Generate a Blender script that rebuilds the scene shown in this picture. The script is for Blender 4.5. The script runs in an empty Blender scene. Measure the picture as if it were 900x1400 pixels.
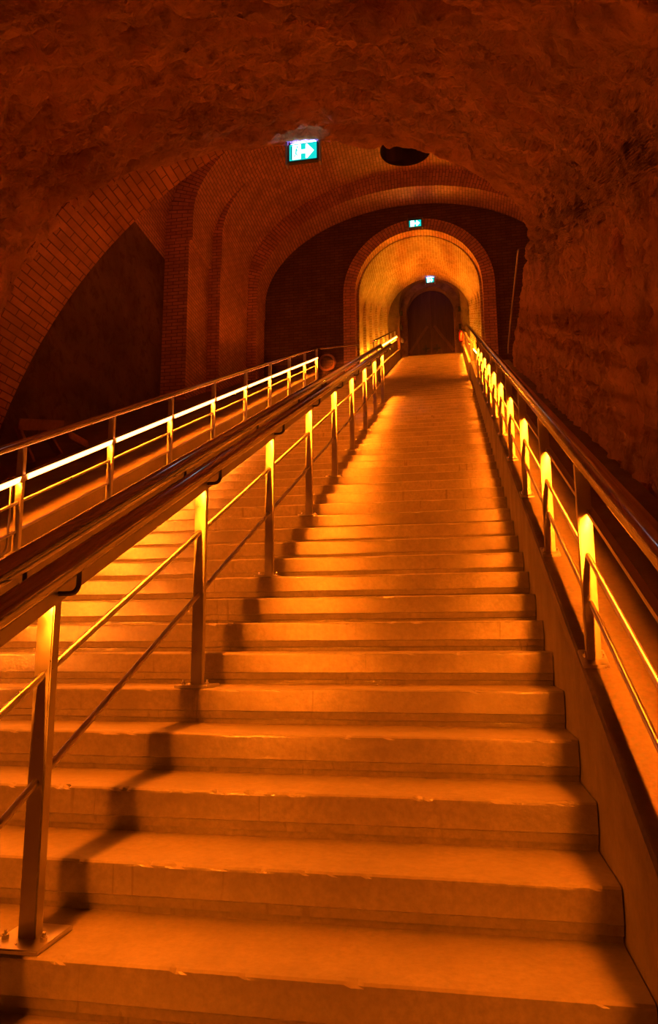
import bpy, bmesh, math, random
from mathutils import Vector, Matrix, noise

random.seed(7)
PI = math.pi
S = bpy.context.scene
COL = S.collection

# ------------------------------------------------------------------ numbers of the place (metres)
F_PX, PITCH, YAW, ROLL, EYE = 988.481, 0.17242, 0.17823, -0.00569, 0.9
RISE, TREAD, Y1 = 0.165, 0.34582, 2.07753
SL = RISE / TREAD
XR, XC, XL = 0.4405, -1.323, -3.28         # right step ends, middle railing, far railing
XR2 = 0.506                               # right railing
N_TOP = 67

def nose(y):                              # height of the line through the step edges
    return (y - Y1) * SL

# ------------------------------------------------------------------ scene objects
def tag(o, label=None, cat=None, group=None, kind=None):
    if label: o['label'] = label
    if cat: o['category'] = cat
    if group: o['group'] = group
    if kind: o['kind'] = kind
    return o

def empty(name, loc, label, cat, group=None):
    o = bpy.data.objects.new(name, None)
    o.location = loc
    o.empty_display_size = 0.2
    COL.objects.link(o)
    return tag(o, label, cat, group)

class MB:
    """collects shapes in world space, becomes ONE mesh object"""
    def __init__(self):
        self.v = []; self.f = []; self.uv = []; self.mi = []
    def add(self, verts, faces, uvs=None, mi=0):
        b = len(self.v)
        self.v += [Vector(p) for p in verts]
        for i, fc in enumerate(faces):
            self.f.append([b + k for k in fc])
            self.uv.append(uvs[i] if uvs else None)
            self.mi.append(mi)
        return self
    def box(self, x0, x1, y0, y1, z0, z1, slope=0.0, mi=0):
        """box; with slope the z of each end follows the stair line"""
        vs = []
        for y in (y0, y1):
            dz = nose(y) if slope else 0.0
            for x, z in ((x0, z0), (x1, z0), (x1, z1), (x0, z1)):
                vs.append((x, y, z + dz))
        return self.add(vs, [(0, 1, 2, 3), (7, 6, 5, 4), (0, 4, 5, 1), (1, 5, 6, 2), (2, 6, 7, 3), (3, 7, 4, 0)], mi=mi)
    def prism_y(self, pts, y0, y1, slope=1, mi=0):
        """polygon in (x,h) swept from y0 to y1, following the stairs when slope"""
        n = len(pts); vs = []
        for y in (y0, y1):
            dz = nose(y) if slope else 0
            vs += [(x, y, h + dz) for x, h in pts]
        fs = [list(range(n - 1, -1, -1)), list(range(n, 2 * n))]
        fs += [(i, (i + 1) % n, n + (i + 1) % n, n + i) for i in range(n)]
        return self.add(vs, fs, mi=mi)
    def tube(self, path, r, seg=14, cap=True, ry=None, mi=0):
        path = [Vector(p) for p in path]
        rings = []; n = len(path)
        up0 = None
        for i, p in enumerate(path):
            t = (path[min(i + 1, n - 1)] - path[max(i - 1, 0)]).normalized()
            if up0 is None:
                up0 = Vector((0, 0, 1)) if abs(t.z) < 0.9 else Vector((0, 1, 0))
            a = t.cross(up0)
            if a.length < 1e-4: a = t.cross(Vector((1, 0, 0)))
            a.normalize(); b = a.cross(t).normalized(); up0 = b
            rings.append([p + a * (math.cos(2 * PI * k / seg) * r) + b * (math.sin(2 * PI * k / seg) * (ry or r)) for k in range(seg)])
        vs = [q for rg in rings for q in rg]; fs = []
        for i in range(n - 1):
            for k in range(seg):
                fs.append((i * seg + k, i * seg + (k + 1) % seg, (i + 1) * seg + (k + 1) % seg, (i + 1) * seg + k))
        if cap:
            fs.append(list(range(seg - 1, -1, -1))); fs.append([(n - 1) * seg + k for k in range(seg)])
        return self.add(vs, fs, mi=mi)
    def build(self, name, mats, parent=None, smooth=False, bevel=0.0, origin=None, fix=True, segs=2):
        if not isinstance(mats, (list, tuple)): mats = [mats]
        if origin is None:
            xs = [p.x for p in self.v]; ys = [p.y for p in self.v]; zs = [p.z for p in self.v]
            origin = Vector(((min(xs) + max(xs)) / 2, (min(ys) + max(ys)) / 2, min(zs)))
        origin = Vector(origin)
        me = bpy.data.meshes.new(name)
        me.from_pydata([p - origin for p in self.v], [], self.f)
        if any(u is not None for u in self.uv):
            lay = me.uv_layers.new(name='UVMap')
            for p, u in zip(me.polygons, self.uv):
                if u:
                    for li, c in zip(p.loop_indices, u): lay.data[li].uv = c
        for m in mats: me.materials.append(m)
        for p, k in zip(me.polygons, self.mi): p.material_index = k
        if fix:
            bm = bmesh.new(); bm.from_mesh(me)
            bmesh.ops.recalc_face_normals(bm, faces=bm.faces)
            if bevel:
                bmesh.ops.bevel(bm, geom=[e for e in bm.edges if e.calc_face_angle(0) > 0.5], offset=bevel, segments=segs, affect='EDGES', clamp_overlap=True)
            bm.to_mesh(me); bm.free()
        if smooth:
            for p in me.polygons: p.use_smooth = True
            try: me.set_sharp_from_angle(angle=math.radians(40))
            except Exception: pass
        o = bpy.data.objects.new(name, me)
        COL.objects.link(o)
        o.location = origin
        if parent is not None:
            o.parent = parent
            po = Vector((0, 0, 0)); q = parent
            while q is not None:
                po += Vector(q.location); q = q.parent
            o.location = origin - po
        return o

def arc_pts(c, r, a0, a1, n, plane='xz'):
    out = []
    for i in range(n + 1):
        a = a0 + (a1 - a0) * i / n
        out.append((c[0] + r * math.cos(a), c[1] + r * math.sin(a)))
    return out

# ------------------------------------------------------------------ materials
def mat(name):
    m = bpy.data.materials.new(name); m.use_nodes = True
    nt = m.node_tree; nt.nodes.clear()
    out = nt.nodes.new('ShaderNodeOutputMaterial')
    bs = nt.nodes.new('ShaderNodeBsdfPrincipled')
    nt.links.new(bs.outputs[0], out.inputs[0])
    return m, nt, bs

def N(nt, kind, **kw):
    n = nt.nodes.new(kind)
    for k, v in kw.items():
        if k in n.inputs.keys(): n.inputs[k].default_value = v
        else: setattr(n, k, v)
    return n

def ramp(nt, fac, stops):
    r = nt.nodes.new('ShaderNodeValToRGB')
    els = r.color_ramp.elements
    while len(els) < len(stops): els.new(0.5)
    for e, (p, c) in zip(els, stops):
        e.position = p; e.color = (c[0], c[1], c[2], 1) if isinstance(c, (tuple, list)) else (c, c, c, 1)
    nt.links.new(fac, r.inputs[0])
    return r.outputs[0]

def mixc(nt, fac, a, b, mode='MIX'):
    m = nt.nodes.new('ShaderNodeMix'); m.data_type = 'RGBA'; m.blend_type = mode
    for sock, val in ((m.inputs[0], fac), (m.inputs[6], a), (m.inputs[7], b)):
        if hasattr(val, 'is_output'): nt.links.new(val, sock)
        elif isinstance(val, (int, float)): sock.default_value = val
        else: sock.default_value = (val[0], val[1], val[2], 1)
    return m.outputs[2]

def math_n(nt, op, a, b=None, c=None):
    m = nt.nodes.new('ShaderNodeMath'); m.operation = op
    for i, val in enumerate((a, b, c)):
        if val is None: continue
        if hasattr(val, 'is_output'): nt.links.new(val, m.inputs[i])
        else: m.inputs[i].default_value = val
    return m.outputs[0]

def wpos(nt, scale=(1, 1, 1)):
    g = nt.nodes.new('ShaderNodeNewGeometry')
    mp = nt.nodes.new('ShaderNodeMapping'); mp.inputs['Scale'].default_value = scale
    nt.links.new(g.outputs['Position'], mp.inputs[0])
    return mp.outputs[0]

def noise_n(nt, vec, scale, detail=5, rough=0.55, dist=0.0):
    n = N(nt, 'ShaderNodeTexNoise', Scale=scale, Detail=detail, Roughness=rough, Distortion=dist)
    nt.links.new(vec, n.inputs['Vector'])
    return n.outputs['Fac']

def bump(nt, bs, h, strength, dist=0.01):
    b = N(nt, 'ShaderNodeBump', Strength=strength, Distance=dist)
    nt.links.new(h, b.inputs['Height']); nt.links.new(b.outputs[0], bs.inputs['Normal'])

def make_concrete(name, stains=True, base=(0.225, 0.188, 0.135)):
    m, nt, bs = mat(name)
    p = wpos(nt)
    big = noise_n(nt, p, 2.2, 6, 0.62)
    fine = noise_n(nt, p, 38, 6, 0.7)
    c0 = tuple(v * 0.72 for v in base); c1 = tuple(v * 1.16 for v in base)
    col = mixc(nt, ramp(nt, big, [(0.3, 0.0), (0.7, 1.0)]), c0, c1)
    col = mixc(nt, ramp(nt, fine, [(0.35, 0.55), (0.62, 0.0)]), col, tuple(v * 0.62 for v in base))
    if stains:
        # runs of dirty water down the risers
        st = noise_n(nt, wpos(nt, (26, 26, 1.3)), 1.0, 3, 0.6, 0.4)
        patch = noise_n(nt, p, 1.1, 3, 0.5)
        k = math_n(nt, 'MULTIPLY', ramp(nt, st, [(0.60, 0.0), (0.68, 1.0)]), ramp(nt, patch, [(0.48, 0.0), (0.6, 0.55)]))
        geo = nt.nodes.new('ShaderNodeNewGeometry'); sx = nt.nodes.new('ShaderNodeSeparateXYZ')
        nt.links.new(geo.outputs['Normal'], sx.inputs[0])
        up = math_n(nt, 'ABSOLUTE', sx.outputs['Z'])
        vert = ramp(nt, up, [(0.4, 1.0), (0.6, 0.0)])
        k = math_n(nt, 'MULTIPLY', k, vert)
        col = mixc(nt, k, col, (0.10, 0.075, 0.05))
        # plugged form-work holes
        vo = N(nt, 'ShaderNodeTexVoronoi', Scale=2.6, Randomness=0.8); vo.feature = 'F1'
        nt.links.new(p, vo.inputs['Vector'])
        dot = ramp(nt, vo.outputs['Distance'], [(0.022, 1.0), (0.034, 0.0)])
        col = mixc(nt, math_n(nt, 'MULTIPLY', math_n(nt, 'MULTIPLY', dot, 0.8), vert), col, (0.05, 0.04, 0.03))
    nt.links.new(col, bs.inputs['Base Color'])
    rn = noise_n(nt, wpos(nt, (1, 1, 0.5)), 5, 3, 0.5)
    if stains:
        # the risers are smooth cast faces, the treads are worn rough
        rg = mixc(nt, vert, ramp(nt, rn, [(0.3, 0.5), (0.7, 0.7)]), ramp(nt, rn, [(0.3, 0.08), (0.7, 0.18)]))
        nt.links.new(math_n(nt, 'MULTIPLY_ADD', vert, 0.6, 0.4), bs.inputs['Specular IOR Level'])
        bs.inputs['IOR'].default_value = 1.8
    else:
        rg = ramp(nt, rn, [(0.3, 0.4), (0.7, 0.6)])
    nt.links.new(rg, bs.inputs['Roughness'])
    bump(nt, bs, math_n(nt, 'ADD', fine, noise_n(nt, p, 9, 4)), 0.34, 0.006)
    return m

def make_rock(name, base=(0.78, 0.44, 0.25), stretch=(1, 1, 1)):
    m, nt, bs = mat(name)
    p = wpos(nt, stretch)
    a = noise_n(nt, p, 0.9, 8, 0.6, 0.5)
    b = noise_n(nt, p, 5.5, 8, 0.65, 0.6)
    c = noise_n(nt, p, 26, 5, 0.6)
    col = mixc(nt, ramp(nt, a, [(0.32, 0), (0.68, 1)]), tuple(v * 0.66 for v in base), tuple(v * 1.2 for v in base))
    col = mixc(nt, ramp(nt, b, [(0.28, 0.75), (0.5, 0.0)]), col, tuple(v * 0.35 for v in base))
    nt.links.new(col, bs.inputs['Base Color'])
    bs.inputs['Roughness'].default_value = 0.9
    bs.inputs['Specular IOR Level'].default_value = 0.25
    h = math_n(nt, 'ADD', math_n(nt, 'MULTIPLY', b, 1.0), math_n(nt, 'MULTIPLY', c, 0.28))
    bump(nt, bs, h, 1.0, 0.12)
    return m

def make_brick(name, c1, c2, mortar, bw=0.24, rh=0.075, ms=0.009, bmp=0.7):
    m, nt, bs = mat(name)
    uv = nt.nodes.new('ShaderNodeTexCoord')
    br = N(nt, 'ShaderNodeTexBrick', Scale=1.0)
    br.inputs['Color1'].default_value = (*c1, 1); br.inputs['Color2'].default_value = (*c2, 1)
    br.inputs['Mortar'].default_value = (*mortar, 1)
    br.inputs['Mortar Size'].default_value = ms; br.inputs['Mortar Smooth'].default_value = 0.25
    br.inputs['Brick Width'].default_value = bw; br.inputs['Row Height'].default_value = rh
    br.inputs['Bias'].default_value = -0.1
    nt.links.new(uv.outputs['UV'], br.inputs['Vector'])
    p = wpos(nt)
    n1 = noise_n(nt, p, 3.0, 6, 0.65); n2 = noise_n(nt, p, 30, 4, 0.6)
    col = mixc(nt, ramp(nt, n1, [(0.3, 0.6), (0.6, 0.0)]), br.outputs['Color'], tuple(v * 0.4 for v in c1))
    nt.links.new(col, bs.inputs['Base Color'])
    bs.inputs['Roughness'].default_value = 0.85
    bs.inputs['Specular IOR Level'].default_value = 0.3
    h = math_n(nt, 'SUBTRACT', math_n(nt, 'MULTIPLY', n2, 0.35), br.outputs['Fac'])
    bump(nt, bs, h, bmp, 0.012)
    return m

def make_metal(name, col, rough, metallic=1.0, aniso=True):
    m, nt, bs = mat(name)
    p = wpos(nt, (1, 1, 1))
    n = noise_n(nt, p, 14, 4, 0.6)
    nt.links.new(mixc(nt, ramp(nt, n, [(0.3, 0), (0.7, 1)]), tuple(v * 0.86 for v in col), col), bs.inputs['Base Color'])
    nt.links.new(ramp(nt, n, [(0.3, rough * 0.8), (0.7, rough * 1.25)]), bs.inputs['Roughness'])
    bs.inputs['Metallic'].default_value = metallic
    return m

def make_emit(name, col, strength):
    m = bpy.data.materials.new(name); m.use_nodes = True
    nt = m.node_tree; nt.nodes.clear()
    out = nt.nodes.new('ShaderNodeOutputMaterial'); e = nt.nodes.new('ShaderNodeEmission')
    e.inputs[0].default_value = (*col, 1); e.inputs[1].default_value = strength
    nt.links.new(e.outputs[0], out.inputs[0])
    return m

def make_wood(name, a, b, rough=0.7):
    m, nt, bs = mat(name)
    p = wpos(nt, (9, 9, 0.8))
    n = noise_n(nt, p, 1.6, 6, 0.6, 0.8)
    nt.links.new(mixc(nt, ramp(nt, n, [(0.3, 0), (0.7, 1)]), a, b), bs.inputs['Base Color'])
    bs.inputs['Roughness'].default_value = rough
    bump(nt, bs, n, 0.4, 0.004)
    return m

LED = 740.0
M_STEP = make_concrete('step_concrete')
M_CURB = make_concrete('curb_concrete', stains=False, base=(0.21, 0.17, 0.12))
M_ROCK = make_rock('chalk_rock')
M_ROCKW = make_rock('chalk_rock_wall', stretch=(1.6, 1.1, 0.55))
M_BRICK = make_brick('red_brick', (0.80, 0.46, 0.28), (0.66, 0.36, 0.21), (0.26, 0.18, 0.13))
M_BRICKBIG = make_brick('large_red_brick', (0.66, 0.33, 0.19), (0.48, 0.24, 0.14), (0.20, 0.12, 0.09), bw=0.36, rh=0.09, ms=0.008)
M_BRICKPALE = make_brick('tunnel_brick', (0.50, 0.34, 0.18), (0.40, 0.25, 0.12), (0.62, 0.56, 0.40), ms=0.012)
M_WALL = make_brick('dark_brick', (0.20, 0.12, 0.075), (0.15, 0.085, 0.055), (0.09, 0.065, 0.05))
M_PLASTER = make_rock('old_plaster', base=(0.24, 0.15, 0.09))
M_STEEL = make_metal('brushed_steel', (0.62, 0.60, 0.56), 0.34)
M_TUBE = make_metal('polished_tube', (0.60, 0.57, 0.53), 0.13)
M_BRKT = make_metal('dark_bracket', (0.10, 0.09, 0.085), 0.45)
M_BOLT = make_metal('bolt_steel', (0.7, 0.68, 0.64), 0.25)
M_LED = make_emit('amber_led', (1.0, 0.168, 0.004), LED)
M_LEDW = make_emit('amber_diffuser', (1.0, 0.20, 0.035), 26.0)
M_LEDR = make_emit('amber_led_wide', (1.0, 0.168, 0.004), 400.0)
M_UP = make_emit('golden_fill', (1.0, 0.38, 0.014), 330.0)  # glow of the two fill strips added in the tunnel
M_UP2 = make_emit('red_fill', (1.0, 0.14, 0.006), 60.0)  # glow of the fill strip added below the stepped arches
M_SIGNBOX = make_metal('sign_housing', (0.06, 0.06, 0.075), 0.4, 0.0)
M_SIGNFR = make_metal('sign_frame', (0.5, 0.48, 0.5), 0.35, 0.9)
M_GREEN = make_emit('sign_green', (0.01, 0.78, 0.70), 1.0)
M_DKGREEN = make_emit('sign_dark_green', (0.0, 0.20, 0.22), 1.0)
M_WHITE = make_emit('sign_white', (0.75, 1.0, 1.0), 3.0)
M_BLUE = make_emit('sign_lamp', (0.10, 0.14, 1.0), 70.0)
M_DOOR2 = make_wood('door_brace_wood', (0.07, 0.035, 0.02), (0.11, 0.055, 0.035))
M_DOOR = make_wood('dark_door_wood', (0.035, 0.018, 0.012), (0.07, 0.035, 0.022))
M_BOARD = make_wood('old_board_wood', (0.26, 0.13, 0.09), (0.42, 0.22, 0.15))
M_DARKPL = make_metal('black_plastic', (0.02, 0.02, 0.02), 0.5, 0.0)
M_REDPL = make_metal('red_enamel', (0.45, 0.05, 0.02), 0.4, 0.0)
M_PIPE = make_metal('grey_pipe', (0.5, 0.42, 0.40), 0.5, 0.2)

# ------------------------------------------------------------------ the staircase
stairs = empty('staircase', (-1.3, 0, -1.2), 'long concrete staircase of wide bare steps climbing to the dark door', 'staircase')
def nz(p, s):
    return noise.noise(Vector(p) * s)
def step(k):
    y0 = Y1 + k * TREAD; z0 = k * RISE
    if y0 < 16.6: xa, xb = -3.2, XR
    else: xa, xb = -1.80, 0.385
    if y0 > 16.6 and y0 < 17.0: xa = -3.2
    depth = TREAD + 0.03
    if k == N_TOP: depth = 1.3
    prof = [(depth, 0.0), (0.03, 0.0), (0.008, -0.0005), (0.001, -0.007), (0.0, -0.014), (0.0, -0.103), (0.005, -0.106), (0.013, -0.139),
            (0.028, -0.142), (0.030, -0.176), (depth, -0.176)]
    n = 200 if k < 3 else 140 if k < 7 else 60 if k < 16 else 24
    mb = MB(); vs = []; fs = []
    m = len(prof)
    for i in range(n + 1):
        x = xa + (xb - xa) * i / n
        wob = 0.0022 * nz((x, k * 3.1, 0), 1.3)
        for j, (py, pz) in enumerate(prof):
            dy = dz = 0.0
            if j in (2, 3) and k < 16:
                g = nz((x, k * 7.7, 1.0), 14) + 0.7 * nz((x, k * 5.0, 3), 47)
                chip = max(0.0, g - 0.30) * 0.022
                dy = 0.0016 * g + (chip if j != 2 else chip * 1.3)
                dz = -0.0010 * abs(g) - chip * (0.7 if j == 2 else 0.3)
            if j in (6, 7) and k < 16: dz += 0.0014 * nz((x, k, 9), 6)
            vs.append((x, y0 + py + dy + wob, z0 + pz + dz))
    for i in range(n):
        for j in range(m):
            a = i * m + j; b = i * m + (j + 1) % m
            fs.append((a, b, b + m, a + m))
    fs.append(list(range(m))); fs.append([n * m + j for j in range(m - 1, -1, -1)])
    mb.add(vs, fs)
    mb.build('step', M_STEP, stairs)
for k in range(-6, N_TOP + 1): step(k)

# ------------------------------------------------------------------ curbs and sloping slabs beside the stairs
mb = MB()
Y0S = -3.0
mb.prism_y([(0.445, -0.45), (0.445, 0.30), (0.452, 0.345), (0.462, 0.352), (1.34, 0.352), (1.34, -0.45)], Y0S, 16.9)
tag(mb.build('stair_slab', M_CURB), 'smooth orange-lit sloping concrete slab between the stairs and the rough rock wall', 'slab')
mb = MB()
mb.prism_y([(0.40, -0.45), (0.40, 0.345), (0.41, 0.352), (0.84, 0.352), (0.84, -0.45)], 16.9, 25.35)
tag(mb.build('stair_curb', M_CURB), 'concrete curb inside the bright tunnel under the yellow-lit parapet beside the right railing', 'curb')
mb = MB()
mb.prism_y([(-3.21, -0.45), (-3.21, 0.183), (-3.22, 0.19), (-3.332, 0.19), (-3.336, 0.342), (-3.35, 0.352), (-6.3, 0.352), (-6.3, -0.45)], Y0S, 16.9)
tag(mb.build('stair_slab', M_CURB), 'stepped sloping concrete slab under the far left railing, fading into darkness', 'slab')
mb = MB()
mb.prism_y([(-1.81, -0.45), (-1.81, 0.345), (-1.82, 0.352), (-2.36, 0.352), (-2.36, -0.45)], 17.0, 25.35)
tag(mb.build('stair_curb', M_CURB), 'concrete curb inside the bright tunnel under the short left rail', 'curb')
# parapets in the tunnel
mb = MB(); mb.prism_y([(0.47, 0.352), (0.47, 0.80), (0.54, 0.80), (0.54, 0.352)], 17.3, 24.4)
tag(mb.build('parapet', M_CURB, bevel=0.01), 'bright yellow low wall on the right of the top flight, behind the railing end', 'parapet')
mb = MB(); mb.prism_y([(-1.88, 0.352), (-1.88, 0.72), (-1.96, 0.72), (-1.96, 0.352)], 17.3, 24.4)
tag(mb.build('parapet', M_CURB, bevel=0.01), 'yellow-lit low wall on the left of the top flight, under the short rail', 'parapet')

# ------------------------------------------------------------------ railings
def sline(x, h, ya, yb, n=2):
    return [(x, ya + (yb - ya) * i / (n - 1), nose(ya + (yb - ya) * i / (n - 1)) + h) for i in range(n)]

def post_part(root, x, y, zb, ztop, w=0.058, d=0.045, plate=(0.17, 0.2), sl=False):
    mb = MB(); mb.box(x - w / 2, x + w / 2, y - d / 2, y + d / 2, zb, ztop)
    p = mb.build('post', M_STEEL, root, bevel=0.004)
    mb = MB()
    pw, pd = plate
    if sl:
        dz = pd / 2 * SL
        vs = []
        for yy, q in ((y - pd / 2, -dz), (y + pd / 2, dz)):
            for xx, zz in ((x - pw / 2, 0.0), (x + pw / 2, 0.0), (x + pw / 2, 0.014), (x - pw / 2, 0.014)):
                vs.append((xx, yy, zb + zz + q))
        mb.add(vs, [(0, 1, 2, 3), (7, 6, 5, 4), (0, 4, 5, 1), (1, 5, 6, 2), (2, 6, 7, 3), (3, 7, 4, 0)])
    else:
        mb.box(x - pw / 2, x + pw / 2, y - pd / 2, y + pd / 2, zb, zb + 0.014)
    mb.build('base_plate', M_STEEL, p, bevel=0.003)
    for sx in (-1, 1):
        bx = x + sx * (pw / 2 - 0.022)
        by = y - (0.03 if not sl else 0.0)
        mb = MB(); mb.tube([(bx, by, zb + 0.010), (bx, by, zb + 0.026)], 0.012, 6); mb.tube([(bx, by, zb + 0.026), (bx, by, zb + 0.038)], 0.006, 8)
        mb.build('bolt', M_BOLT, p)
    return p

def tilted_channel(root, x, h, ya, yb, sd=1):
    mb = MB()
    pts = [(-0.030, -0.025), (-0.026, -0.025), (0.018, 0.022), (0.018, 0.030), (-0.030, 0.030)]
    mb.prism_y([(x + sd * a, h + b) for a, b in pts], ya, yb)
    return mb.build('light_channel', M_STEEL, root)

def channel(root, x, h, ya, yb, w=0.06, t=0.03, lip=0.018, far=None):
    far = lip if far is None else far
    mb = MB()
    mb.prism_y([(x - w / 2, h - lip), (x - w / 2 + 0.004, h - lip), (x - w / 2 + 0.004, h), (x + w / 2 - 0.004, h), (x + w / 2 - 0.004, h - far),
                (x + w / 2, h - far), (x + w / 2, h + t), (x - w / 2, h + t)], ya, yb)
    return mb.build('light_channel', M_STEEL, root)

def strip(parent, x, h, ya, yb, w=0.008, tilt=0.0, m=None):
    """glowing strip; tilt turns its face from straight down towards +x"""
    c, s = math.cos(tilt), math.sin(tilt)
    mb = MB()
    vs = []
    for y in (ya, yb):
        for u, v in ((-w / 2, 0), (w / 2, 0), (w / 2, 0.006), (-w / 2, 0.006)):
            vs.append((x + u * c - v * s, y, nose(y) + h + u * s + v * c))
    mb.add(vs, [(0, 1, 2, 3), (7, 6, 5, 4), (0, 4, 5, 1), (1, 5, 6, 2), (2, 6, 7, 3), (3, 7, 4, 0)])
    return tag(mb.build('light_strip', m or M_LED, parent), 'glowing amber light strip')

# --- the middle railing, standing on the steps
rail = empty('stair_railing', (XC, 2.2, 0), 'double steel handrail on bolted posts running up the middle of the stairs', 'railing')
cy = [Y1 + k * TREAD + 0.105 for k in range(0, 36, 4)]
H_C = 0.985
for i, y in enumerate(cy):
    zb = 4 * i * RISE
    p = post_part(rail, XC, y, zb, nose(y) + H_C + 0.004)
    for sx, nm in ((1, 'bracket'), (-1, 'bracket')):
        pa = []
        z0 = nose(y) + H_C + 0.012; xe = XC + sx * 0.098
        pa.append((XC + sx * 0.01, y, z0)); pa.append((xe - sx * 0.03, y, z0))
        for q in range(1, 6):
            a = q / 5 * PI / 2
            pa.append((xe - sx * 0.03 + sx * 0.03 * math.sin(a), y, z0 + 0.03 - 0.03 * math.cos(a)))
        pa.append((xe, y, nose(y) + 1.09))
        MB().tube(pa, 0.0085, 10).build('bracket', M_BRKT, rail, smooth=True)
for h in (0.745, 0.42):
    MB().tube(sline(XC, h, -2.0, cy[-1] + 0.03), 0.0125, 14).build('rod', M_STEEL, rail, smooth=True)
ch = channel(rail, XC, H_C, -2.0, cy[-1] + 0.06)
ed = [cy[0] - 4 * TREAD * j for j in (1,)] + cy
for a, b in zip(ed[:-1], ed[1:]):
    strip(ch, XC, H_C - 0.006, a + 0.05, b - 0.05)
for sx in (-1, 1):
    xx = XC + sx * 0.10
    path = sline(xx, 1.115, -2.0, 13.9, 3)
    e = Vector(path[-1])
    path += [e + Vector((0, 0.30, 0.08)), e + Vector((0, 0.42, 0.085))]
    MB().tube(path, 0.038, 24).build('handrail', M_TUBE, rail, smooth=True)

# --- the right railing on the slab
railr = empty('stair_railing', (XR2, 3.0, nose(3.0) + 0.352), 'steel railing with glowing yellow posts on the slab beside the right rock wall', 'railing')
HB = 0.352; HL = 0.955
ry = [1.865 + 1.165 * i for i in range(0, 11)]
for y in ry:
    post_part(railr, XR2, y, nose(y) + HB, nose(y) + 1.15, w=0.055, d=0.045, plate=(0.10, 0.12), sl=True)
for h in (0.775, 0.585):
    MB().tube(sline(XR2, h, -2.0, ry[-1] + 0.03), 0.010, 14).build('rod', M_STEEL, railr, smooth=True)
ch = channel(railr, XR2 + 0.02, HL, -2.0, 15.0, w=0.030, t=0.006, lip=0.012, far=0.042)
ed = [ry[0] - 1.165 * j for j in (1,)] + ry + [15.0]
for a, b in zip(ed[:-1], ed[1:]):
    strip(ch, XR2 + 0.02, HL - 0.0065, a + 0.05, b - 0.05, w=0.012, m=M_LEDR)
ch = channel(railr, 0.43, 0.86, 16.4, 24.4, w=0.05, t=0.02)  # unseen channel and strip added to light the right parapet
strip(ch, 0.43, 0.853, 16.5, 24.3, w=0.008, tilt=math.radians(20))
MB().tube(sline(XR2, 1.18, -2.0, 21.3, 3), 0.040, 24).build('handrail', M_TUBE, railr, smooth=True)

# --- the far left railing
raill = empty('stair_railing', (XL, 4.9, nose(4.9) + 0.17), 'far left steel railing with a white-hot light strip below a high thin handrail', 'railing')
ly = [4.9, 6.31, 7.73, 9.2, 10.7, 12.2, 13.7, 15.2, 16.6]
HBL = 0.19
for y in ly:
    post_part(raill, XL, y, nose(y) + HBL, nose(y) + 1.03, w=0.055, d=0.045, plate=(0.10, 0.14), sl=True)
for h in (0.585, 0.365):
    MB().tube(sline(XL, h, -1.0, ly[-1]), 0.012, 14).build('rod', M_STEEL, raill, smooth=True)
T = math.radians(48)
hc = 0.765
ch = channel(raill, XL, hc, -1.0, ly[-1] + 0.02, w=0.070, lip=0.030, far=0.018)
ed = [2.1, 3.5] + ly
for a, b in zip(ed[:-1], ed[1:]):
    strip(ch, XL - 0.020, hc - 0.006, a + 0.05, b - 0.05)  # hidden down-facing strip, added to light the left flight
    strip(ch, XL + 0.041, hc + 0.006, a + 0.04, b - 0.06, w=0.046, tilt=math.radians(74), m=M_LEDW)
# the closing loop of the lowest bay in view
yl = 4.79
pa = [(XL, yl, nose(yl) + 0.75), (XL, yl, nose(yl) + 0.30)]
for q in range(1, 7):
    a = q / 6 * PI / 2
    pa.append((XL, yl - 0.09 * (1 - math.cos(a)), nose(yl) + 0.30 - 0.09 * math.sin(a) - 0.0))
pa.append((XL, yl - 0.5, nose(yl - 0.5) + 0.235)); pa.append((XL, yl - 1.1, nose(yl - 1.1) + 0.235))
MB().tube(pa, 0.009, 12).build('loop_tube', M_STEEL, raill, smooth=True)
MB().tube(sline(XL, 1.045, -1.0, 16.75, 3) + [(-3.26, 16.85, nose(16.75) + 1.05), (-3.18, 16.88, nose(16.75) + 1.05), (-2.25, 16.9, nose(16.75) + 1.10)], 0.034, 20).build('handrail', M_TUBE, raill, smooth=True)

# --- short rail inside the tunnel, on the left parapet
rt = empty('stair_railing', (-1.95, 17.3, nose(17.3) + 0.72), 'short rail with a white light strip inside the bright tunnel, left of the top flight', 'railing')
for y in (17.4, 19.1, 20.8, 22.5, 24.2):
    MB().box(-1.97, -1.93, y - 0.02, y + 0.02, nose(y) + 0.70, nose(y) + 1.06).build('post', M_STEEL, rt, bevel=0.003)
MB().tube(sline(-1.95, 1.07, 17.3, 24.4), 0.026, 16).build('handrail', M_TUBE, rt, smooth=True)
hc2 = 0.845; xq = -1.90
ch = tilted_channel(rt, xq, hc2, 17.3, 24.4)
strip(ch, xq + 0.012, hc2 - 0.030, 17.4, 24.3, w=0.008)  # extra strip out of sight, added to brighten the top flight
strip(ch, xq - 0.004, hc2 - 0.006, 17.35, 24.35, w=0.05, tilt=T, m=M_LEDW)

# ------------------------------------------------------------------ rock vault over the lower stairs
def catmull(pts, m):
    out = []
    n = len(pts)
    for i in range(n - 1):
        p0 = Vector(pts[max(i - 1, 0)]); p1 = Vector(pts[i]); p2 = Vector(pts[i + 1]); p3 = Vector(pts[min(i + 2, n - 1)])
        for k in range(m):
            t = k / m
            out.append(0.5 * ((2 * p1) + (-p0 + p2) * t + (2 * p0 - 5 * p1 + 4 * p2 - p3) * t * t + (-p0 + 3 * p1 - 3 * p2 + p3) * t ** 3))
    out.append(Vector(pts[-1]))
    return out
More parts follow.
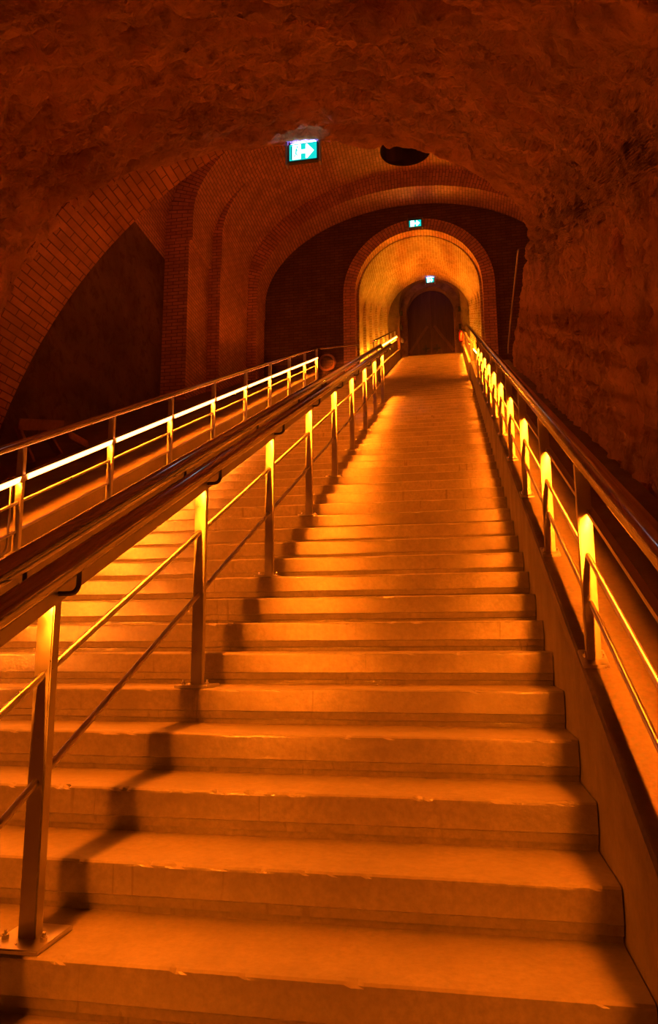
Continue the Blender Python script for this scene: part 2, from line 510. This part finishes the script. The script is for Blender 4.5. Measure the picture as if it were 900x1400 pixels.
# x, height over the stair line, end of the rock along the stairs
PROF = [(1.30, 0.20, 15.6), (1.29, 0.60, 15.2), (1.27, 1.00, 14.5), (1.26, 1.55, 13.5), (1.24, 2.10, 12.4), (1.18, 2.55, 11.0), (1.02, 2.85, 9.0),
        (0.66, 3.18, 7.75), (0.0, 3.66, 7.5), (-0.6, 3.92, 7.5), (-1.4, 4.06, 7.45), (-2.2, 4.10, 7.4), (-3.0, 4.00, 7.2),
        (-3.55, 3.78, 6.95), (-4.0, 3.45, 6.75), (-4.5, 2.85, 6.65), (-4.95, 2.05, 6.6), (-5.35, 1.0, 6.6), (-5.5, 0.2, 6.6)]
rows = catmull([(a, b, c) for a, b, c in PROF], 18)
NV = 420
def crevice(y, h):
    d = 0.0
    for (ya, ha, yb, hb, w, dep) in ((5.38, 2.44, 5.07, 2.09, 0.07, 0.30), (6.11, 2.2, 5.92, 1.65, 0.045, 0.26), (7.5, 2.0, 7.33, 0.8, 0.06, 0.24),
                                     (6.83, 1.05, 6.5, 0.65, 0.035, 0.18), (9.4, 2.35, 9.1, 2.0, 0.08, 0.2), (4.4, 2.9, 4.1, 2.5, 0.05, 0.12)):
        vy, vh = yb - ya, hb - ha; L2 = vy * vy + vh * vh
        t = max(-0.1, min(1.1, ((y - ya) * vy + (h - ha) * vh) / L2))
        wob = 0.03 * noise.noise(Vector((y * 3, h * 6, 2)))
        e = math.hypot(y - ya - t * vy + wob, h - ha - t * vh)
        tp = min(1.0, max(0.0, 4 * (t + 0.1) * (1.1 - t) / 1.44 + 0.1))
        d = max(d, 2.6 * dep * tp * math.exp(-(e / (1.0 * w)) ** 2))
    return d
def rock_point(i, j):
    r = rows[i]; nx = rows[min(i + 1, len(rows) - 1)]; pv = rows[max(i - 1, 0)]
    tx, th = nx.x - pv.x, nx.y - pv.y
    L = math.hypot(tx, th) or 1
    n = Vector((th / L, 0, -tx / L))           # outward
    if n.x * (r.x + 2.0) + n.z * (r.y - 1.5) < 0: n = -n
    rimk = 0.07 if r.x < 0.6 else 0.14
    ye = r.z + rimk * noise.noise(Vector((r.x * 2.2, r.y * 2.2, 4.0))) + 0.03 * noise.noise(Vector((r.x * 9, r.y * 9, 1.0)))
    v = j / NV
    y = -3.2 + (ye + 3.2) * v
    h = r.y
    p = Vector((r.x, y, nose(y) + h))
    wall = min(1.0, max(0.0, (r.x + 0.1) / 1.1)) if h > 2.0 else (1.0 if r.x > 0 else 0.0)
    q = Vector((p.x, p.y, p.z - 0.3 * p.y))
    big = noise.fractal(q * 0.55, 0.9, 2.0, 3) * 0.17
    # long tool marks: along the vault on the ceiling, falling on the wall
    s1 = Vector((p.x * 1.0, p.y * 2.6, p.z * 1.6)); s2 = Vector((p.x * 2.0, (p.y + 0.45 * (p.z - nose(p.y))) * 3.2, h * 0.9))
    ridge_c = abs(noise.fractal(s1 * 1.3, 0.8, 2.1, 4)) * 0.26
    ridge_w = abs(noise.fractal(s2 * 1.1, 0.8, 2.1, 4)) * 0.20
    fine = noise.fractal(q * 5.5, 0.7, 2.0, 4) * 0.06 + noise.fractal(q * 2.3, 0.8, 2.0, 3) * 0.07
    d = big * (1 - 0.45 * wall) + ridge_c * (1 - wall) + ridge_w * wall + fine * (1.0 - 0.35 * wall)
    edge = math.exp(-((ye - y) / 0.35) ** 2)
    d *= 1 - 0.6 * edge
    if r.x > 0.8: d += crevice(y, h)
    # a slight downstand at the broken rim of the vault
    if r.x < 0.6: d -= 0.10 * math.exp(-((ye - y) / 0.5) ** 2) * (0.4 + noise.noise(Vector((r.x * 1.7, 3, 1))))
    return p + n * d, n
cache = [[rock_point(i, j) for j in range(NV + 1)] for i in range(len(rows))]
def rock_shell(name, i0, i1, m, label):
    vs = []; fs = []
    w = NV + 1
    for i in range(i0, i1 + 1): vs += [c[0] for c in cache[i]]
    for i in range(i1 - i0):
        for j in range(NV):
            a = i * w + j
            fs.append((a, a + 1, a + w + 1, a + w))
    # the thickness of the broken rim
    b = len(vs)
    for i in range(i0, i1 + 1):
        p, n = cache[i][NV]
        vs.append(p + n * 0.5 + Vector((0, 0.10, 0))); 
    for i in range(i1 - i0):
        fs.append((i * w + NV, b + i, b + i + 1, (i + 1) * w + NV))
    mb = MB(); mb.add(vs, fs)
    o = mb.build(name, m, smooth=False, fix=False)
    for p in o.data.polygons: p.use_smooth = True
    return tag(o, label, kind='structure')
iw = 6 * 18 + 9
rock_shell('wall_right', 0, iw, M_ROCKW, 'rough dark red rock wall rising beside the right railing')
rock_shell('ceiling', iw, len(rows) - 1, M_ROCK, 'rough hewn dark red rock vault over the lower stairs')

# ------------------------------------------------------------------ brick arches
def arch_mesh(mb, cx, hw, zs, rise, y0, y1, thick, zj, n=64, jl=True, jr=True, power=1.0, zoff=0.0):
    pts = []
    if jl:
        for k in range(8): pts.append((cx - hw, zj + (zs - zj) * k / 8, -1, 0))
    for k in range(n + 1):
        a = PI - PI * k / n
        c, s = math.cos(a), math.sin(a)
        nx, nz_ = c / hw, s / rise
        L = math.hypot(nx, nz_)
        pts.append((cx + hw * c, zs + rise * s, nx / L, nz_ / L))
    if jr:
        for k in range(1, 9): pts.append((cx + hw, zs - (zs - zj) * k / 8, 1, 0))
    P = [(x, z) for x, z, _, _ in pts]; Q = [(x + a * thick, z + b * thick) for x, z, a, b in pts]
    s = [0.0]
    for i in range(1, len(P)): s.append(s[-1] + math.hypot(P[i][0] - P[i - 1][0], P[i][1] - P[i - 1][1]))
    vs = []
    for y in (y0, y1):
        vs += [(x, y, z) for x, z in P]; vs += [(x, y, z) for x, z in Q]
    m = len(P); fs = []; uv = []
    A, B, C, D = 0, m, 2 * m, 3 * m          # front inner, front outer, back inner, back outer
    for i in range(m - 1):
        fs.append((A + i, A + i + 1, C + i + 1, C + i)); uv.append([(0, s[i]), (0, s[i + 1]), (y1 - y0, s[i + 1]), (y1 - y0, s[i])])
        fs.append((A + i, B + i, B + i + 1, A + i + 1)); uv.append([(0, s[i]), (thick, s[i]), (thick, s[i + 1]), (0, s[i + 1])])
        fs.append((C + i, C + i + 1, D + i + 1, D + i)); uv.append([(0, s[i]), (0, s[i + 1]), (thick, s[i + 1]), (thick, s[i])])
        fs.append((B + i, D + i, D + i + 1, B + i + 1)); uv.append([(0, s[i]), (y1 - y0, s[i]), (y1 - y0, s[i + 1]), (0, s[i + 1])])
    for i in (0, m - 1):
        fs.append((A + i, C + i, D + i, B + i)); uv.append([(0, 0), (y1 - y0, 0), (y1 - y0, thick), (0, thick)])
    mb.add(vs, fs, uv)

def pillar(parent, x0, x1, y0, y1, zb, zt, m):
    mb = MB()
    vs = [(x, y, z) for z in (zb, zt) for x, y in ((x0, y0), (x1, y0), (x1, y1), (x0, y1))]
    H = zt - zb; W = x1 - x0; D = y1 - y0
    mb.add(vs, [(0, 1, 5, 4), (1, 2, 6, 5), (2, 3, 7, 6), (3, 0, 4, 7), (4, 5, 6, 7), (3, 2, 1, 0)],
           [[(0, 0), (W, 0), (W, H), (0, H)], [(0, 0), (D, 0), (D, H), (0, H)], [(0, 0), (W, 0), (W, H), (0, H)], [(0, 0), (D, 0), (D, H), (0, H)],
            [(0, 0), (W, 0), (W, D), (0, D)], [(0, 0), (W, 0), (W, D), (0, D)]])
    return mb.build('pillar', m, parent)

# front arch, springing beside the stairs on the left
mb = MB(); arch_mesh(mb, -0.65, 5.06, 1.1, 6.05, 6.55, 7.5, 0.75, 0.6)
tag(mb.build('brick_arch', M_BRICKBIG), 'nearest brick arch, its broad underside of large bricks curving down at the left edge', 'arch')

# three stepped arches before the end wall
CXA = -0.95
a1 = empty('brick_arch', (-5.2, 13.0, nose(13.0)), 'outermost stepped brick arch, partly hidden behind the rock edge near the big exit sign', 'arch')
mb = MB(); arch_mesh(mb, CXA, 4.22, 9.55, 2.55, 13.0, 14.2, 1.6, 9.0, jr=True)
mb.build('arch_ring', M_BRICK, a1)
pillar(a1, -7.0, -5.24, 13.0, 14.2, nose(13.0) + 0.2, 9.0, M_BRICK)
a2 = empty('brick_arch', (-4.95, 14.2, nose(14.2)), 'middle stepped brick arch with the round opening in its vault', 'arch')
mb = MB(); arch_mesh(mb, CXA, 4.0, 9.75, 2.5, 14.2, 16.25, 1.5, 9.0)
ring2 = mb.build('arch_ring', M_BRICK, a2)
# round opening cut through the vault
cm = MB(); cm.tube([(-0.9, 15.45, 11.4), (-0.9, 15.45, 13.2)], 0.60, 40)
cut = cm.build('cutter', M_BRICK)
md = ring2.modifiers.new('hole', 'BOOLEAN'); md.object = cut; md.operation = 'DIFFERENCE'; md.solver = 'EXACT'
bpy.context.view_layer.update()
dg = bpy.context.evaluated_depsgraph_get()
me2 = bpy.data.meshes.new_from_object(ring2.evaluated_get(dg))
ring2.modifiers.clear(); ring2.data = me2
bpy.data.objects.remove(cut, do_unlink=True)
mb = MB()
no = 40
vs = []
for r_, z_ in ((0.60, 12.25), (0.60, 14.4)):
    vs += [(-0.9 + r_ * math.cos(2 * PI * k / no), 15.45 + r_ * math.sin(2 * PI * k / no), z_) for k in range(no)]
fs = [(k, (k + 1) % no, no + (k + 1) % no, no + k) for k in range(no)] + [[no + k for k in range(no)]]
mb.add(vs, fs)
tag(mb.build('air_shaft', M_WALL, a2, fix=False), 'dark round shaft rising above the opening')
pillar(a2, -6.6, -4.97, 14.2, 16.25, nose(14.2) + 0.2, 9.0, M_BRICK)
a3 = empty('brick_arch', (-4.7, 16.2, nose(16.2)), 'innermost and brightest of the stepped brick arches, framing the dark end wall', 'arch')
mb = MB(); arch_mesh(mb, CXA, 3.76, 9.4, 2.42, 16.25, 17.0, 1.4, 9.0)
mb.build('arch_ring', M_BRICK, a3)
pillar(a3, -6.4, -4.73, 16.25, 17.0, nose(16.2) + 0.2, 9.0, M_BRICK)

xx = -4.25
ul = empty('added_uplight', (xx, 13.2, nose(13.2) + 0.345), 'slim added fill strip on the dark slab at the feet of the stepped brick arches', 'added_uplight')  # unseen strip and housing added to brighten the arch undersides
mb = MB(); mb.prism_y([(xx - 0.06, 0.345), (xx + 0.04, 0.345), (xx + 0.04, 0.40), (xx + 0.03, 0.40), (xx + 0.03, 0.38), (xx - 0.05, 0.38), (xx - 0.05, 0.46), (xx - 0.06, 0.46)], 13.1, 16.8)
mb.build('added_uplight_housing', M_SIGNBOX, ul)
mb = MB(); mb.prism_y([(xx - 0.012, 0.381), (xx + 0.012, 0.381), (xx + 0.012, 0.385), (xx - 0.012, 0.385)], 13.2, 16.7)
mb.build('light_strip', M_UP2, ul)
# ------------------------------------------------------------------ dark side chamber on the left and its vault
mb = MB()
vs = [(-5.75, 7.52, 2.0), (-5.75, 12.98, 2.0), (-5.75, 12.98, 8.6), (-5.75, 7.52, 8.6)]
mb.add(vs + [(x - 0.4, y, z) for x, y, z in vs], [(0, 1, 2, 3), (7, 6, 5, 4), (0, 4, 5, 1), (1, 5, 6, 2), (2, 6, 7, 3), (3, 7, 4, 0)])
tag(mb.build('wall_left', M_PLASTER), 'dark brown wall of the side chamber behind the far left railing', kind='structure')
mb = MB(); arch_mesh(mb, -0.65, 5.1, 9.2, 3.6, 7.52, 12.98, 0.6, 8.6)
tag(mb.build('ceiling', M_BRICK), 'dark brick vault over the chamber behind the rock edge', kind='structure')

# ------------------------------------------------------------------ end wall with the tunnel mouth
TCX = -0.77
def holed_wall(mb, cx, hw, zs, rise, zb, xmin, xmax, ztop, y, th, n=48):
    inner = [(cx - hw, zb), (cx - hw, (zb + zs) / 2)]
    for k in range(n + 1):
        a = PI - PI * k / n
        inner.append((cx + hw * math.cos(a), zs + rise * math.sin(a)))
    inner += [(cx + hw, (zb + zs) / 2), (cx + hw, zb)]
    outer = []
    for x, z in inner:
        dx, dz = x - cx, z - zs
        if z <= zs + 1e-6 and abs(dx) > hw - 1e-6:
            outer.append((xmin if dx < 0 else xmax, z)); continue
        t = 1e9
        if dx < -1e-9: t = min(t, (xmin - cx) / dx)
        if dx > 1e-9: t = min(t, (xmax - cx) / dx)
        if dz > 1e-9: t = min(t, (ztop - zs) / dz)
        outer.append((cx + dx * t, zs + dz * t))
    # put the two upper corners on the outline
    for corner in ((xmin, ztop), (xmax, ztop)):
        best = min(range(len(outer)), key=lambda i: math.hypot(outer[i][0] - corner[0], outer[i][1] - corner[1]))
        outer[best] = corner
    m = len(inner); vs = []
    for yy in (y, y + th):
        vs += [(x, yy, z) for x, z in inner]; vs += [(x, yy, z) for x, z in outer]
    fs = []; uv = []
    for i in range(m - 1):
        f1 = (i, m + i, m + i + 1, i + 1)
        fs.append(f1); uv.append([(vs[q][0], vs[q][2]) for q in f1])
        f2 = (2 * m + i, 2 * m + i + 1, 3 * m + i + 1, 3 * m + i)
        fs.append(f2); uv.append([(vs[q][0], vs[q][2]) for q in f2])
        f3 = (i, i + 1, 2 * m + i + 1, 2 * m + i)
        fs.append(f3); uv.append([(vs[q][1], vs[q][2]) for q in f3])
        f4 = (m + i, 3 * m + i, 3 * m + i + 1, m + i + 1)
        fs.append(f4); uv.append([(vs[q][1], vs[q][2]) for q in f4])
    for i in (0, m - 1):
        f5 = (i, 2 * m + i, 3 * m + i, m + i); fs.append(f5); uv.append([(vs[q][0], vs[q][1]) for q in f5])
    mb.add(vs, fs, uv)
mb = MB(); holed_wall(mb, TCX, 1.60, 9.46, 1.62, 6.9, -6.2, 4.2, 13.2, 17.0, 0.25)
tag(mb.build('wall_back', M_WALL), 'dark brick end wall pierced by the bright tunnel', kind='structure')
mb = MB(); arch_mesh(mb, TCX, 1.585, 9.46, 1.61, 16.95, 17.24, 0.30, 7.2)
tag(mb.build('brick_arch', M_BRICK), 'dark brick ring around the mouth of the bright tunnel', 'arch')

tun = empty('tunnel_vault', (TCX, 17.2, nose(17.2)), 'bright yellow-lit brick tunnel of stepped rings climbing to the door', 'tunnel')
NR = 6
for i in range(NR):
    ya = 17.24 + i * (24.5 - 17.24) / NR; yb = 17.24 + (i + 1) * (24.5 - 17.24) / NR
    t = i / (NR - 1)
    hw = 1.575 - 0.125 * t
    apex = 11.02 + (14.05 - 11.02) * (i / NR + 0.03)
    zs = apex - hw
    mb = MB(); arch_mesh(mb, TCX + 0.02 * t, hw, zs, hw, ya + 0.22, yb, 0.55, nose(ya) + 0.1)
    mb.build('vault_ring', M_BRICKPALE, tun)
    hr = hw - 0.055
    mb = MB(); arch_mesh(mb, TCX + 0.02 * t, hr, zs, hr, ya, ya + 0.22, 0.6, nose(ya) + 0.1)
    mb.build('vault_rib', M_BRICKPALE, tun)
for xa, xb, lab in ((-2.20, -2.06, 'slim added golden fill strip on the curb behind the left parapet in the tunnel'), (0.72, 0.60, 'slim added golden fill strip on the curb behind the right parapet in the tunnel')):
    ul = empty('added_uplight', (xa, 17.4, nose(17.4) + 0.352), lab, 'added_uplight')  # fill strips added behind the parapets to brighten the tunnel brick
    def bar(w_, h0, h1, ya, yb):
        mb = MB(); vs = []
        for y in (ya, yb):
            x = xa + (xb - xa) * (y - 17.4) / 6.9
            vs += [(x - w_, y, nose(y) + h0), (x + w_, y, nose(y) + h0), (x + w_, y, nose(y) + h1), (x - w_, y, nose(y) + h1)]
        return mb.add(vs, [(0, 1, 2, 3), (7, 6, 5, 4), (0, 4, 5, 1), (1, 5, 6, 2), (2, 6, 7, 3), (3, 7, 4, 0)])
    bar(0.03, 0.352, 0.386, 17.4, 24.2).build('added_uplight_housing', M_SIGNBOX, ul)
    bar(0.012, 0.387, 0.391, 17.45, 24.15).build('light_strip', M_UP, ul)
# two stone rings before the door
mb = MB(); arch_mesh(mb, -0.71, 1.08, 12.75, 1.10, 24.5, 25.05, 0.42, 10.9)
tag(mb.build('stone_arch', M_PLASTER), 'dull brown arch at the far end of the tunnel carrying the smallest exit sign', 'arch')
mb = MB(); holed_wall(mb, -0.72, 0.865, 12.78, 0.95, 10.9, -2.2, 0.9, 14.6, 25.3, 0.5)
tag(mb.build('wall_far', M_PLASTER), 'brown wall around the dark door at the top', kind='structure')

# ------------------------------------------------------------------ the door
door = empty('door_1', (-0.72, 25.62, N_TOP * RISE), None, None)
tag(door, 'dark double door with rounded top at the head of the stairs', kind='structure')
zf = N_TOP * RISE
for sx in (-1, 1):
    pts = [(-0.72 + sx * 0.002, zf + 0.01), (-0.72 + sx * 0.85, zf + 0.01), (-0.72 + sx * 0.85, 12.78)]
    for k in range(1, 11):
        a = k / 10 * PI / 2
        pts.append((-0.72 + sx * max(0.002, 0.85 * math.cos(a)), 12.78 + 0.93 * math.sin(a)))
    mb = MB(); mb.prism_y(pts, 25.60, 25.66, slope=0)
    leaf = mb.build('door_leaf', M_DOOR, door)
    # diagonal brace and the star-shaped handle
    mb = MB()
    A = Vector((-0.72 + sx * 0.80, 25.585, zf + 0.25)); B = Vector((-0.72 + sx * 0.12, 25.585, zf + 1.25))
    d = (B - A).normalized(); n = Vector((-d.z, 0, d.x)) * 0.05
    vs = [A + n, A - n, B - n, B + n]
    mb.add([(p.x, 25.575, p.z) for p in vs] + [(p.x, 25.60, p.z) for p in vs], [(0, 1, 2, 3), (7, 6, 5, 4), (0, 4, 5, 1), (1, 5, 6, 2), (2, 6, 7, 3), (3, 7, 4, 0)])
    mb.build('brace', M_DOOR2, leaf)
    mb = MB(); hx = -0.72 + sx * 0.20; hz = zf + 0.36
    mb.box(hx - 0.035, hx + 0.035, 25.56, 25.60, hz - 0.15, hz + 0.15); mb.box(hx - 0.13, hx + 0.13, 25.56, 25.60, hz - 0.04, hz + 0.04)
    mb.build('door_handle', M_DARKPL, leaf, bevel=0.006)

# ------------------------------------------------------------------ exit signs
def exit_sign(name, x, y, z, w, h, label, rot=0.0, lamp=True, hang=0.12):
    root = empty(name, (x, y, z), label, 'exit sign')
    root.rotation_euler = (0, 0, 0)
    mb = MB(); mb.box(x - w / 2, x + w / 2, y, y + 0.06, z, z + h)
    mb.build('housing', M_SIGNBOX, root, bevel=0.006)
    fr = MB()
    for sx in (-1, 1):
        fr.box(x + sx * (w / 2 + 0.018) - 0.012, x + sx * (w / 2 + 0.018) + 0.012, y - 0.01, y + 0.07, z - 0.03, z + h + hang)
    fr.box(x - w / 2 - 0.03, x + w / 2 + 0.03, y - 0.01, y + 0.07, z + h + hang - 0.012, z + h + hang)
    fr.build('hanger', M_SIGNFR, root, bevel=0.003)
    pw, ph = w * 0.90, h * 0.86
    x0, z0 = x - pw / 2, z + (h - ph) / 2
    def poly(pts, yy, m, nm, par, t=0.003):
        mb = MB(); n = len(pts)
        vs = [(x0 + a * pw, yy, z0 + b * ph) for a, b in pts] + [(x0 + a * pw, yy + t, z0 + b * ph) for a, b in pts]
        mb.add(vs, [list(range(n)), list(range(2 * n - 1, n - 1, -1))] + [(i, n + i, n + (i + 1) % n, (i + 1) % n) for i in range(n)])
        return mb.build(nm, m, par)
    pan = poly([(0, 0), (1, 0), (1, 1), (0, 1)], y - 0.006, M_GREEN, 'sign_panel', root)
    poly([(0.05, 0.06), (0.09, 0.06), (0.09, 0.88), (0.05, 0.88)], y - 0.009, M_DKGREEN, 'door_edge', pan)
    poly([(0.11, 0.04), (0.42, 0.04), (0.42, 0.96), (0.11, 0.96)], y - 0.009, M_WHITE, 'pictogram_door', pan)
    # running figure
    mb = MB()
    def q(pts):
        n = len(pts); vs = [(x0 + a * pw, y - 0.0125, z0 + b * ph) for a, b in pts] + [(x0 + a * pw, y - 0.0095, z0 + b * ph) for a, b in pts]
        mb.add(vs, [list(range(n)), list(range(2 * n - 1, n - 1, -1))] + [(i, n + i, n + (i + 1) % n, (i + 1) % n) for i in range(n)])
    q([(0.29 + 0.028 * math.cos(k * PI / 4), 0.80 + 0.055 * math.sin(k * PI / 4)) for k in range(8)])
    q([(0.23, 0.70), (0.28, 0.72), (0.27, 0.45), (0.22, 0.42)])
    q([(0.25, 0.45), (0.30, 0.32), (0.28, 0.12), (0.26, 0.12), (0.265, 0.30), (0.22, 0.42)])
    q([(0.22, 0.44), (0.20, 0.28), (0.14, 0.24), (0.14, 0.20), (0.22, 0.24), (0.25, 0.42)])
    q([(0.26, 0.70), (0.33, 0.55), (0.31, 0.53), (0.255, 0.64)])
    mb.build('running_figure', M_GREEN, pan)
    poly([(0.42, 0.38), (0.60, 0.38), (0.60, 0.06), (0.66, 0.06), (0.90, 0.5), (0.66, 0.94), (0.60, 0.94), (0.60, 0.62), (0.42, 0.62)], y - 0.009, M_WHITE, 'arrow', pan)
    if lamp:
        mb = MB(); mb.box(x - w * 0.42, x + w * 0.42, y + 0.015, y + 0.045, z + h, z + h + 0.010)
        mb.build('lamp_strip', M_BLUE, root)
    return root
exit_sign('exit_sign', -1.60, 7.33, 6.305, 0.355, 0.235, 'large lit green and white exit sign hanging at the edge of the rock vault')
exit_sign('exit_sign', -0.785, 16.87, 11.10, 0.33, 0.20, 'lit exit sign above the mouth of the bright tunnel', lamp=False, hang=0.05)
exit_sign('exit_sign', -0.66, 24.36, 13.40, 0.30, 0.20, 'smallest lit exit sign, over the arch before the dark door', hang=0.09)

# ------------------------------------------------------------------ small things
# control boxes on the stone arch beside the door
for i, (x, z, m, lab) in enumerate(((-1.72, 12.38, M_DARKPL, 'small black box on the brown arch left of the door, highest of three'),
                                    (-1.73, 11.82, M_DARKPL, 'small black box on the brown arch left of the door, middle of three'),
                                    (-1.71, 11.32, M_DARKPL, 'small black box on the brown arch left of the door, lowest of three'),
                                    (0.33, 12.37, M_DARKPL, 'small black box on the brown arch right of the door, upper of two'),
                                    (0.33, 11.71, M_DARKPL, 'small black box on the brown arch right of the door, just above the red bottle'))):
    mb = MB(); mb.box(x - 0.045, x + 0.045, 24.43, 24.505, z - 0.09, z + 0.09)
    tag(mb.build('wall_box', m, bevel=0.008), lab, 'box', 'control boxes around the door')
ex = empty('fire_extinguisher', (0.34, 24.40, 11.12), 'small orange-red fire extinguisher hanging on the right of the door arch', 'fire extinguisher')
mb = MB(); pa = []
mb.tube([(0.34, 24.40, 11.12), (0.34, 24.40, 11.46)], 0.07, 20); mb.tube([(0.34, 24.40, 11.46), (0.34, 24.40, 11.50), (0.34, 24.40, 11.53)], 0.04, 16)
mb.build('cylinder_body', M_REDPL, ex, smooth=True)
mb = MB(); mb.box(0.30, 0.40, 24.385, 24.415, 11.53, 11.56); mb.tube([(0.30, 24.40, 11.54), (0.25, 24.40, 11.5), (0.255, 24.40, 11.25)], 0.012, 8)
mb.build('hose_and_valve', M_DARKPL, ex)

# coil on the end wall
mb = MB()
pa = []
for k in range(0, 97):
    a = k / 24 * 2 * PI
    rr = 0.20 + 0.012 * math.sin(k * 0.6)
    pa.append((-3.08 + rr * math.cos(a), 16.93 - 0.004 * (k / 24), 7.70 + rr * math.sin(a)))
mb.tube(pa, 0.022, 8)
tag(mb.build('hose_coil', M_BOARD, smooth=True), 'round coil hung low on the brick end wall by the last left post', 'coil')

# conduit down the end of the rock wall
mb = MB()
pa = []
for k in range(0, 16):
    i = int(20 + k * 5.0)
    p = Vector((rows[i].x - 0.10, rows[i].z - 0.05, nose(rows[i].z) + rows[i].y))
    pa.append(p)
mb.tube(pa, 0.014, 10)
tag(mb.build('conduit_pipe', M_PIPE, smooth=True), 'thin pale conduit running up the far edge of the right rock wall', 'pipe')

# broken boards behind the left railing
def board(a, b, w, t, label):
    a = Vector(a); b = Vector(b); d = (b - a).normalized()
    s = d.cross(Vector((0.55, 0.8, 0.1))).normalized(); n = d.cross(s).normalized()
    mb = MB(); vs = []
    for p in (a, b):
        for u, v in ((-1, -1), (1, -1), (1, 1), (-1, 1)): vs.append(p + s * (u * w / 2) + n * (v * t / 2))
    mb.add(vs, [(0, 1, 2, 3), (7, 6, 5, 4), (0, 4, 5, 1), (1, 5, 6, 2), (2, 6, 7, 3), (3, 7, 4, 0)])
    tag(mb.build('wooden_board', M_BOARD, bevel=0.004), label, 'board', 'old boards behind the far railing')
def g(y, h): return nose(y) + h
board((-4.85, 7.45, g(7.45, 0.37)), (-4.95, 7.25, g(7.25, 0.86)), 0.14, 0.03, 'leaning old board standing upright behind the far left railing, leftmost of the pile')
board((-4.90, 7.2, g(7.2, 0.88)), (-4.70, 7.80, g(7.80, 0.74)), 0.13, 0.03, 'old board laid across the top of the pile behind the far left railing')
board((-4.75, 7.85, g(7.85, 0.37)), (-4.88, 7.7, g(7.7, 0.72)), 0.15, 0.03, 'short old board propped in the middle of the pile behind the far left railing')
board((-4.72, 7.95, g(7.95, 0.60)), (-4.66, 8.35, g(8.35, 0.37)), 0.14, 0.03, 'old board sloping down to the ground at the right end of the pile')

# ------------------------------------------------------------------ world, camera, colour
w = bpy.data.worlds.new('cellar_air'); S.world = w; w.use_nodes = True
w.node_tree.nodes['Background'].inputs[0].default_value = (1.0, 0.13, 0.01, 1)
w.node_tree.nodes['Background'].inputs[1].default_value = 0.2

cam = bpy.data.cameras.new('camera'); co = bpy.data.objects.new('camera', cam); COL.objects.link(co)
Rv = Vector((math.cos(YAW), math.sin(YAW), 0))
Fh = Vector((-math.sin(YAW), math.cos(YAW), 0))
Fw = Fh * math.cos(PITCH) + Vector((0, 0, math.sin(PITCH)))
Up = -Fh * math.sin(PITCH) + Vector((0, 0, math.cos(PITCH)))
X = Rv * math.cos(ROLL) + Up * math.sin(ROLL)
Yv = -Rv * math.sin(ROLL) + Up * math.cos(ROLL)
Z = -Fw
M = Matrix(((X.x, Yv.x, Z.x, 0), (X.y, Yv.y, Z.y, 0), (X.z, Yv.z, Z.z, EYE), (0, 0, 0, 1)))
co.matrix_world = M
cam.sensor_fit = 'VERTICAL'; cam.sensor_height = 36.0; cam.lens = 36.0 * F_PX / 1400.0
cam.clip_start = 0.05; cam.clip_end = 200
S.camera = co

S.view_settings.view_transform = 'Standard'
S.view_settings.look = 'None'
S.view_settings.gamma = 1.0
S.view_settings.use_curve_mapping = False
S.view_settings.exposure = 0.0
S.cycles.use_denoising = True
S.cycles.max_bounces = 10
S.cycles.diffuse_bounces = 6
S.cycles.glossy_bounces = 4
S.cycles.sample_clamp_indirect = 8.0
S.cycles.caustics_reflective = True
S.cycles.blur_glossy = 1.0
